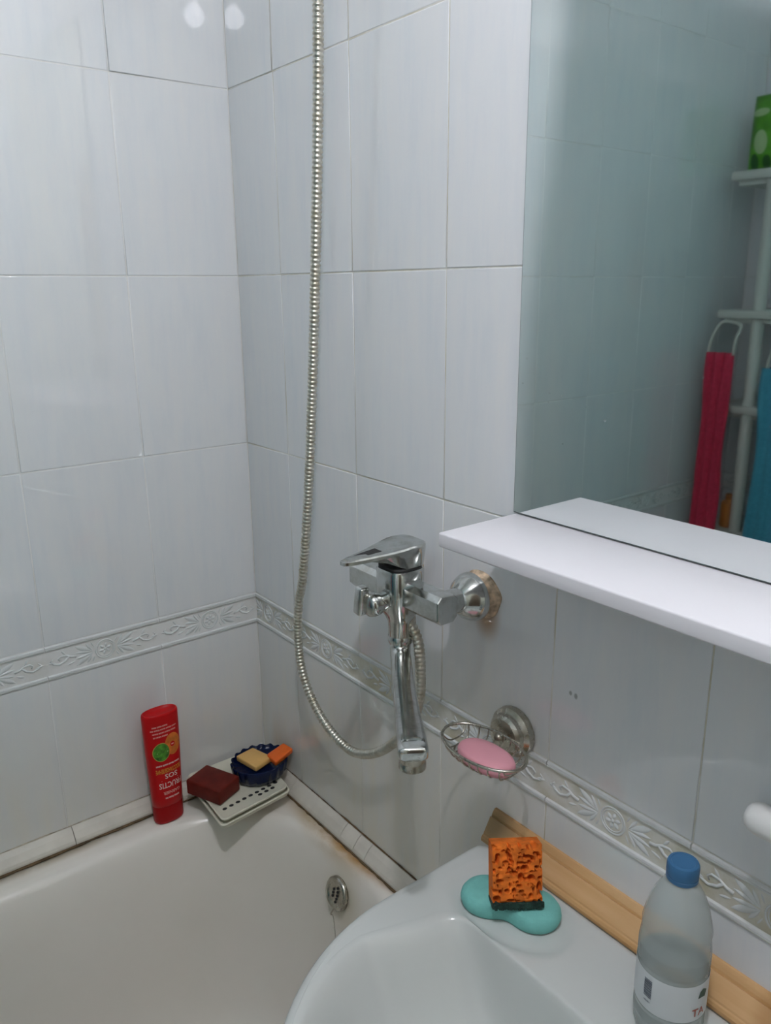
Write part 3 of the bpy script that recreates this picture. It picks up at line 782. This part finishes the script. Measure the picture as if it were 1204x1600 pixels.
# scalloped navy dish
bc = Vector((-.0645, -.0990, PLT+.0008)); nb = 96
def scal(r, z, k): return [bc+Vector((r*1.06*math.cos(2*PI*i/nb)*(1+k*math.cos(18*2*PI*i/nb)), r*.94*math.sin(2*PI*i/nb)*(1+k*math.cos(18*2*PI*i/nb)), z+(.0012*math.cos(18*2*PI*i/nb) if z > .03 else 0))) for i in range(nb)]
bd = mesh('scalloped_dish', loft([scal(.036, 0, 0), scal(.042, .0015, .015), scal(.0485, .012, .03), scal(.0512, .027, .030), scal(.0522, .034, .030), scal(.0512, .0355, .030), scal(.0497, .034, .030), scal(.048, .029, .03), scal(.042, .0262, .015), scal(.012, .0258, 0)]), 'navy', loc=tuple(bc))
tag(bd, 'round navy blue scalloped plastic dish on the cream tray', 'dish')
soap_block('soap_bar', (-.0720, -.0930, PLT+.0290), .042, .058, .012, .20, 'soap_y', 'thin yellow soap lying across the navy dish', tiltx=-.03, tilty=-.02, bev=.0032, pinch=.10)
soap_block('soap_bar', (-.0300, -.1170, PLT+.0365), .044, .026, .012, .22, 'soap_o', 'bright orange soap piece overhanging the right edge of the navy dish', tiltx=.22, tilty=-.16, bev=.0025, pinch=.12)

# shampoo bottle, standing on its cap, print upside down
SB = Vector((-.2335, -.0500, .6392)); SH = .222
def sb_ab(t):
    a = .0280+.0052*sm(0, .95, t); b = .0165+.0020*sm(0, .5, t)-.0010*sm(.6, 1, t); return a, b
def sb_ring(t, k=1.0, dz=0, n=56, ex=2.35):
    a, b = sb_ab(t); P = []
    for i in range(n):
        q = 2*PI*i/n
        P.append(SB+Vector((a*k*math.copysign(abs(math.cos(q))**(2/ex), math.cos(q)), b*k*math.copysign(abs(math.sin(q))**(2/ex), math.sin(q)), t*SH+dz)))
    return P
sbt = thing('shampoo_bottle', tuple(SB), 'red shampoo bottle standing upside down on the bath rim', 'bottle')
body = mesh('bottle_body', loft([sb_ring(.162, .97)]+[sb_ring(t) for t in (.165, .25, .4, .55, .7, .85, .95, .985)]+[sb_ring(1.0, .97), sb_ring(1.003, .92), sb_ring(.985, .84), sb_ring(.972, .5), sb_ring(.970, .05)]), 'red', sbt, sharp=60)
mesh('cap', loft([sb_ring(0, .90), sb_ring(.008, .965), sb_ring(.03, 1.0), sb_ring(.12, 1.0), sb_ring(.155, 1.0), sb_ring(.162, .985)]), 'redcap', sbt, sharp=60)
def wrap(vf, u0, t0, eps=.0004, flip=True):
    out = []
    for p in vf[0]:
        u, v = (-p[0], -p[1]) if flip else (p[0], p[1])
        u += u0; t = t0+v/SH; a, b = sb_ab(t); s = min(.999, abs(u)/a)
        y = b*(1-s**2.35)**(1/2.35)
        out.append(SB+Vector((u, -y-eps, t*SH)))
    return out, vf[1]
def disc(r, ry, n=28):
    V = [(0, 0)]; F = []
    for ring in range(1, 6):
        for i in range(n): V.append((r*ring/5*math.cos(2*PI*i/n), ry*ring/5*math.sin(2*PI*i/n)))
    for i in range(n): F.append((0, 1+i, 1+(i+1) % n))
    for ring in range(4):
        for i in range(n):
            a, b = 1+ring*n+i, 1+ring*n+(i+1) % n; F.append((a, b, b+n, a+n))
    return V, F
def word_line(w, h, seed):
    # print too small to read: a line of letter-sized strokes with word gaps
    rr = random.Random(seed); x = -w/2; V, F = [], []; k = 0
    while x < w/2:
        a = rr.uniform(.0007, .0013); n = len(V); hh = h*rr.uniform(.8, 1)
        V += [(x, -h/2), (min(x+a, w/2), -h/2), (min(x+a, w/2), -h/2+hh), (x, -h/2+hh)]; F.append((n, n+1, n+2, n+3))
        k += 1; x += a+(.0013 if k % 7 == 0 else .00045)
    return V, F
def prt(name, vf, u, t, mat, eps=.0004, flip=True): return mesh(name, wrap(vf, u, t, eps, flip), mat, body, smooth=False)
prt('fine_print', word_line(.0270, .0036, 1), .004, .243, 't_white')
prt('lettering', text_vf('GARNIER', .0088, .0320), .004, .292, 't_pink')
prt('lettering', text_vf('FRUCTIS', .0160, .0430), .003, .365, 't_white')
prt('lettering_rule', ([(-.016, -.0002), (.016, -.0002), (.016, .0003), (-.016, .0003)], [(0, 1, 2, 3)]), .002, .410, 't_white')
prt('lettering', text_vf('SOS', .0135, .0240), .005, .447, 't_white')
prt('lettering', text_vf('ВОССТАНОВЛЕНИЕ', .0115, .0460), .001, .500, 't_yell')
prt('fine_print', word_line(.0440, .0032, 2), .001, .552, 't_white')
prt('lime_picture', disc(.0155, .0185), -.0090, .675, 'limerim', .0005)
prt('lime_picture', disc(.0145, .0172), -.0090, .675, 'lime', .0007)
prt('lime_picture', ([(-.0120, -.0006), (.0085, -.0006), (.0085, .0009), (-.0120, .0009)], [(0, 1, 2, 3)]), -.0090, .672, 'limew', .0009)
prt('orange_picture', disc(.0150, .0215), .0130, .722, 'orange_p', .0006)
prt('orange_picture', disc(.0045, .0050), .0125, .722, 'red', .0008)
prt('orange_picture', disc(.0030, .0012), .0125, .722, 't_pink', .0010)
for q, (t, w) in enumerate(((.815, .026), (.846, .044), (.876, .048), (.904, .028))):
    prt('fine_print', word_line(w, .0030, 5+q), -.001 if w > .03 else -.008, t, 't_pink')

# ------------------------------------------------------------------ on the washbasin: sponges and water bottle
tz = SZ-.0042
A2, B2 = Vector((-.110, -.7480)), Vector((-.080, -.8050)); mid = (A2+B2)/2
def pea(k, z, n=64):
    out = []
    for i in range(n):
        a = 2*PI*i/n; d = Vector((math.cos(a), math.sin(a))); lo, hi = 0, .12
        for _ in range(24):
            r = (lo+hi)/2; p = mid+d*r
            f = math.exp(-((p-A2).length/.0300)**2)+math.exp(-((p-B2).length/.0310)**2)
            if f > .40: lo = r
            else: hi = r
        p = mid+d*(lo*k); out.append((p.x, p.y, z))
    return out
ts = mesh('bath_sponge', loft([pea(.88, tz), pea(.97, tz+.003), pea(1, tz+.009), pea(.985, tz+.014), pea(.93, tz+.0185), pea(.8, tz+.0215), pea(.5, tz+.0225), pea(.05, tz+.0228)]), 'teal', loc=(mid.x, mid.y, tz))
tag(ts, 'turquoise kidney-shaped foam sponge lying on the washbasin', 'sponge')
# orange kitchen sponge leaning on the moulding: pores are real hollows
def sponge_vf(w, h, d, nx=54, nz=74):
    rnd = random.Random(11); holes = []
    while len(holes) < 95:
        r = rnd.choice((.0009, .0012, .0018, .0026, .0034, .0042)); u, v = rnd.uniform(-w/2, w/2), rnd.uniform(0, h)
        if all(math.hypot(u-a, v-b) > (r+c)*.9 for a, b, c, e in holes): holes.append((u, v, r, rnd.uniform(.6, 1.6)))
    V, F = [], []
    for side in (0, 1):
        for j in range(nz+1):
            for i in range(nx+1):
                u, v = -w/2+w*i/nx, h*j/nz; dep = 0
                for a, b, r, e in holes:
                    q = math.hypot((u-a)/e, (v-b)*e)/r
                    if q < 1.25: dep = max(dep, min(.0120, 3.6*r)*(1-sm(.60, 1.15, q)))
                edge = min(w/2-abs(u), v, h-v); rd = .0022*(1-sm(0, .003, edge))
                wv = .0004*math.sin(u*420+v*300)+.0003*math.sin(v*700-u*150)
                V.append((u, (-d/2+dep+rd+wv) if side == 0 else d/2, v))
    n = (nx+1)*(nz+1)
    def I(s, i, j): return s*n+j*(nx+1)+i
    for s in (0, 1):
        for j in range(nz):
            for i in range(nx):
                F.append((I(s, i, j), I(s, i+1, j), I(s, i+1, j+1), I(s, i, j+1)))
    for i in range(nx):
        F.append((I(0, i, 0), I(0, i+1, 0), I(1, i+1, 0), I(1, i, 0))); F.append((I(0, i, nz), I(0, i+1, nz), I(1, i+1, nz), I(1, i, nz)))
    for j in range(nz):
        F.append((I(0, 0, j), I(0, 0, j+1), I(1, 0, j+1), I(1, 0, j))); F.append((I(0, nx, j), I(0, nx, j+1), I(1, nx, j+1), I(1, nx, j)))
    return V, F
SPB = Vector((-.100, -.790, tz+.0222))
spm = Matrix.Translation(SPB) @ Matrix.Rotation(-.58, 4, 'Z') @ Matrix.Rotation(-.30, 4, 'X') @ Matrix.Rotation(.03, 4, 'Y')
ks = thing('kitchen_sponge', tuple(SPB), 'porous orange kitchen sponge propped up on the turquoise sponge', 'sponge')
mesh('foam', xf(sponge_vf(.059, .066, .026), spm @ Matrix.Translation((0, 0, .006))), 'sponge', ks, sharp=50)
pv, pf = bbox(-.0300, .0300, -.0135, .0135, 0, .0062, .001, 1)
bmx = bmesh.new(); bmesh.ops.create_grid(bmx, x_segments=30, y_segments=12, size=.5)
top = [(v.co.x*.060, v.co.y*.0275, random.uniform(-.0012, .0012)) for v in bmx.verts]; gf = [tuple(v.index for v in f.verts) for f in bmx.faces]; bmx.free()
pad = join((pv, pf), (top, gf))
fr = []
for i in range(24):
    u = -.029+.058*i/23; fr.append(bbox(u-.0016, u+.0016, -.0150, -.0120, random.uniform(-.0018, .0005), random.uniform(.0045, .0068)))
mesh('scouring_layer', xf(join((pv, pf), (top, gf), *fr), spm), 'scour', ks, smooth=False)

WB = Vector((-.0860, -.9850, SZ))
wb_ = thing('water_bottle', tuple(WB), 'clear plastic water bottle with a blue cap standing on the washbasin', 'bottle')
prof = [(.0001, .004), (.020, .002), (.027, .000), (.0315, .003), (.0335, .009), (.0340, .018)]
for k in range(8): prof += [(.0340, .020+k*.0016+.0002), (.0333, .0208+k*.0016)]
prof += [(.0338, .036), (.0338, .080), (.0330, .0835)]
for k in range(9):
    z = .086+k*.0034; r = .0342-.0004*max(0, k-4)
    prof += [(r, z), (r-.0007, z+.0017)]
prof += [(.0330, .122), (.0312, .132), (.0283, .144), (.0245, .155), (.0200, .164), (.0160, .170), (.0135, .174), (.0128, .177)]
mesh('bottle_body', lathe(prof, WB, (0, 0, 1), 48, caps=False), 'pet', wb_)
mesh('cap', lathe([(.0142, 0), (.0150, .001), (.0150, .0045), (.0142, .005), (.0150, .0055), (.0152, .008), (.0150, .0165), (.0140, .0185), (.0115, .0192), (.0110, .0186), (.0001, .0186)], WB+Vector((0, 0, .1745)), (0, 0, 1), 36), 'capblue', wb_, sharp=35)
lab = mesh('label', lathe([(.0343, .037), (.0344, .0375), (.0344, .0785), (.0343, .079)], WB, (0, 0, 1), 64, caps=False), 'label', wb_)
def onlabel(vf, ang, z, eps=.0004):
    r = .0344+eps
    return [WB+Vector((r*math.cos(ang+p[0]/r), r*math.sin(ang+p[0]/r), z+p[1])) for p in vf[0]], vf[1]
camang = math.atan2(CY-WB.y, CX-WB.x)
bars = []; rb = random.Random(3); v = 0
while v < .020:
    wv = rb.choice((.0004, .0007, .0011)); bars.append(([(-.0045, v), (0, v), (.0045, v), (.0045, v+wv), (0, v+wv), (-.0045, v+wv)], [(0, 1, 4, 5), (1, 2, 3, 4)])); v += wv+rb.choice((.0005, .0008))
mesh('barcode', onlabel(join(*[([(x, y, 0) for x, y in b[0]], b[1]) for b in bars]), camang-.62, .052), 'ink', lab, smooth=False)
mesh('label_text', onlabel(text_vf('TA', .0125), camang+.90, .047), 'inkr', lab, smooth=False)
mesh('label_mark', onlabel(([(-.006, -.004, 0), (.004, -.005, 0), (.006, .002, 0), (0, .006, 0), (-.004, .003, 0)], [(0, 1, 2, 3, 4)]), camang+1.0, .067), 'leafink', lab, smooth=False)
mesh('fine_print', onlabel(([(x, y, 0) for x, y in word_line(.007, .0018, 31)[0]], word_line(.007, .0018, 31)[1]), camang-.62, .0475), 'ink', lab, smooth=False)

# white rail whose rounded end reaches into the picture at the right edge
tr = thing('towel_rail', (-.052, -1.14, 1.121), 'white rounded rail end at the right edge, above the water bottle', 'rail')
rl = [(-.052, y, 1.121) for y in (-1.0215, -1.0218, -1.0228, -1.0250, -1.0290, -1.0345, -1.05, -1.20, -1.34)]
rr_ = (.001, .004, .0075, .0110, .0138, .0150, .0150, .0150, .0150)
mesh('bar', loft([[(p[0]+r*math.cos(a), p[1], p[2]+r*math.sin(a)) for a in [2*PI*k/28 for k in range(28)]] for p, r in zip(rl, rr_)]), 'white', tr)
for yy in (-1.14, -1.32):
    mesh('wall_mount', lathe([(.020, 0), (.020, .006), (.010, .010), (.009, .050)], (-.0006, yy, 1.121), (-1, 0, 0), 24), 'white', tr, sharp=40)

# ------------------------------------------------------------------ far end of the room, seen in the mirror
rk = thing('shelf_rack', (-1.61, -.24, 0), 'white plastic shelf rack in the far corner, seen in the mirror', 'shelf rack')
for z in (.30, .86, 1.232, 1.497, 1.862):
    mesh('shelf', join(bbox(-1.71, -1.505, -.45, -.045, z, z+.024, .006, 2), bbox(-1.69, -1.525, -.43, -.06, z-.012, z+.002)), 'rack', rk, sharp=40)
for x in (-1.53, -1.69):
    for y in (-.155, -.40):
        mesh('post', lathe([(.017, 0), (.017, 1.86)], (x, y, .001), (0, 0, 1), 16), 'rack', rk)
def cloth(name, x, y0, y1, z0, z1, mat, label, hook, waves=3, th=.010):
    c = ((x), (y0+y1)/2, z0); r = thing(name, c, label, 'washcloth', 'washcloths hanging from the rack'); n, mrows = 24, 26; rings = []
    for j in range(mrows+1):
        t = j/mrows; z = z1+(z0-z1)*t; sh_ = .94+.06*math.sin(9*t+1)
        fr_, bk = [], []
        for i in range(n+1):
            s = i/n; y = (y0+y1)/2+(y1-y0)*(s-.5)*sh_
            w = .006*math.sin(waves*PI*2*s+2*t)+.003*math.sin(5*t*PI+s*7)
            e = th*math.sqrt(max(0, 1-(2*s-1)**2))*(.55+.45*min(1, t*6))*(1-.5*sm(.95, 1, t))
            fr_.append((x+w+e, y, z)); bk.append((x+w-e-.001, y, z))
        rings.append(fr_+bk[::-1])
    mesh('cloth_body', loft(rings), mat, r)
    h0, h1 = hook
    mesh('strap', tube(spline([(x, y0+(y1-y0)*.06, z1-.006), (x+.004, y0*.5+h0[1]*.5-.002, z1*.5+h0[2]*.5), h0, ((h0[0]+h1[0])/2, (h0[1]+h1[1])/2, h0[2]+.004), h1, (x+.004, y1*.5+h1[1]*.5, z1*.5+h1[2]*.5), (x, y1-(y1-y0)*.06, z1-.006)], 6), .0042, 8), 'rope', r)
    return r
cloth('washcloth', -1.475, -.042, -.128, .80, 1.405, 'pinkcloth', 'long pink mesh washcloth hanging by its white strap, seen in the mirror', ((-1.492, -.068, 1.485), (-1.492, -.128, 1.478)))
cloth('washcloth', -1.430, -.232, -.42, .72, 1.375, 'bluecloth', 'wide light blue mesh washcloth hanging from the rack, seen in the mirror', ((-1.49, -.29, 1.485), (-1.49, -.35, 1.485)), 4, .012)
# green pouch
gc = Vector((-1.60, -.108, 1.8865)); rings = []
for t in (0, .03, .1, .25, .45, .65, .82, .92, .96, 1.0):
    h = .195*t; w = .068-.010*t; d = .030*math.sin(PI*min(1, (t*.9+.08)))**.7+.0012
    if t > .93: d = .0018
    rings.append([(gc.x+d*math.sin(2*PI*i/32)+.012*t, gc.y+w*math.copysign(abs(math.cos(2*PI*i/32))**.8, math.cos(2*PI*i/32)), gc.z+h) for i in range(32)])
gp = thing('foil_pouch', tuple(gc), 'bright green foil pouch on the top shelf of the rack, seen in the mirror', 'pouch')
mesh('pouch_body', loft(rings), 'greenbag', gp)
def pouch_x(y, z):
    t = z/.195; w = .068-.010*t; d = .030*math.sin(PI*min(1, (t*.9+.08)))**.7+.0012
    c = min(1, abs(y)/w)**1.25; return gc.x+d*math.sqrt(max(0, 1-c*c))+.012*t+.0012
def patch(name, y, z, ry, rz, mat):
    V, F = disc(ry, rz, 24)
    mesh(name, ([(pouch_x(y+p[0], z+p[1]), gc.y+y+p[0], gc.z+z+p[1]) for p in V], F), mat, gp)
patch('pouch_print', .030, .150, .026, .010, 'palegreen')
patch('pouch_print', .022, .075, .020, .030, 'palegreen')
patch('pouch_print', .040, .026, .013, .022, 'dkgreen')
patch('pouch_print', .004, .024, .012, .018, 'dkgreen')
# bottles on the rack
def rack_bottle(name, c, r, h, bm_, cm, label, band=None):
    t = thing(name, c, label, 'bottle', 'toiletry bottles on the rack')
    mesh('bottle_body', lathe([(r*.9, 0), (r, .004), (r, h*.70), (r*.85, h*.78), (r*.45, h*.83), (r*.40, h*.86)], c, (0, 0, 1), 28), bm_, t, sharp=50)
    mesh('cap', lathe([(r*.48, h*.85), (r*.52, h*.86), (r*.52, h*.99), (r*.42, h)], c, (0, 0, 1), 22), cm, t, sharp=40)
    if band: mesh('label', lathe([(r+.0006, h*.18), (r+.0008, h*.20), (r+.0008, h*.46), (r+.0006, h*.48)], c, (0, 0, 1), 28, caps=False), band, t)
    return t
rack_bottle('toiletry_bottle', (-1.590, -.205, 1.5215), .034, .235, 'white', 'black', 'white toiletry bottle with black cap on the rack, seen in the mirror', 'violet')
rack_bottle('toiletry_bottle', (-1.60, -.29, 1.5215), .032, .21, 'orange2', 'white', 'orange toiletry bottle with white cap on the rack, seen in the mirror')
rack_bottle('toiletry_bottle', (-1.56, -.205, 1.2565), .030, .11, 'black', 'black', 'small black bottle on the middle shelf of the rack, seen in the mirror')
rack_bottle('toiletry_bottle', (-1.555, -.115, .8845), .022, .10, 'orange2', 'orange2', 'small orange bottle on the lower rack shelf, seen in the mirror')
tb = mesh('storage_box', loft([[(x, y, z) for x, y in rrect(-1.66+i, -1.545-i, -.36+i, -.19-i, .012, 5)] for i, z in ((.008, .8845), (.004, .888), (0, .985), (.002, .988), (.004, .985), (.010, .892))]), 'tealbox', sharp=50, loc=(-1.60, -.25, .8845))
tag(tb, 'open teal plastic box on the lower rack shelf, seen in the mirror', 'box')

# unseen curtain added for its shadow on the left wall, over the bath's outer edge
cu = thing('shade_curtain', (-1.2, -.735, .2), 'unseen translucent teal curtain, added to shade the far part of the left wall', 'curtain')
V, F = [], []; nu, nv = 150, 20
for j in range(nv+1):
    z = .30+(2.345-.30)*j/nv
    for i in range(nu+1):
        s = i/nu; x0 = -.661-.12*max(0, z-2.03); x = x0+(-1.70-x0)*s  # leading edge shaped to give the slanted shadow line
        V.append((x, -.735+.022*math.sin(s*2*PI*15)*(.6+.4*(1-j/nv)), z))
for j in range(nv):
    for i in range(nu):
        a = j*(nu+1)+i; F.append((a, a+1, a+nu+2, a+nu+1))
cs = mesh('curtain_sheet', (V, F), 'curtain', cu)
sol = cs.modifiers.new('thickness', 'SOLIDIFY'); sol.thickness = .0008
for k in range(12):
    x = -.72-.083*k
    mesh('curtain_ring', tube([(x, -.735+.016*math.cos(a), 2.352+.016*math.sin(a)) for a in [2*PI*q/16 for q in range(16)]], .0015, 5, True), 'white', cu)
rod = mesh('curtain_rod', lathe([(.011, 0), (.011, 1.715)], (RX+.001, -.735, 2.356), (1, 0, 0), 16), 'chrome', loc=(RX, -.735, 2.356))
tag(rod, 'straight chrome rod carrying the added shade curtain', 'rod')

# ceiling lamp
lp = thing('ceiling_lamp', (LAMP.x, LAMP.y, RZ-.001), 'bare round bulb hanging below the ceiling', 'lamp')
mesh('ceiling_rose', lathe([(.045, 0), (.045, .012), (.022, .022), (.019, .040), (.019, .075)], (LAMP.x, LAMP.y, RZ-.0005), (0, 0, -1), 28), 'white', lp, sharp=40)
bm = bmesh.new(); bmesh.ops.create_icosphere(bm, subdivisions=3, radius=LAMP_R)
mesh('bulb', ([v.co+LAMP for v in bm.verts], [tuple(v.index for v in f.verts) for f in bm.faces]), 'bulb', lp); bm.free()
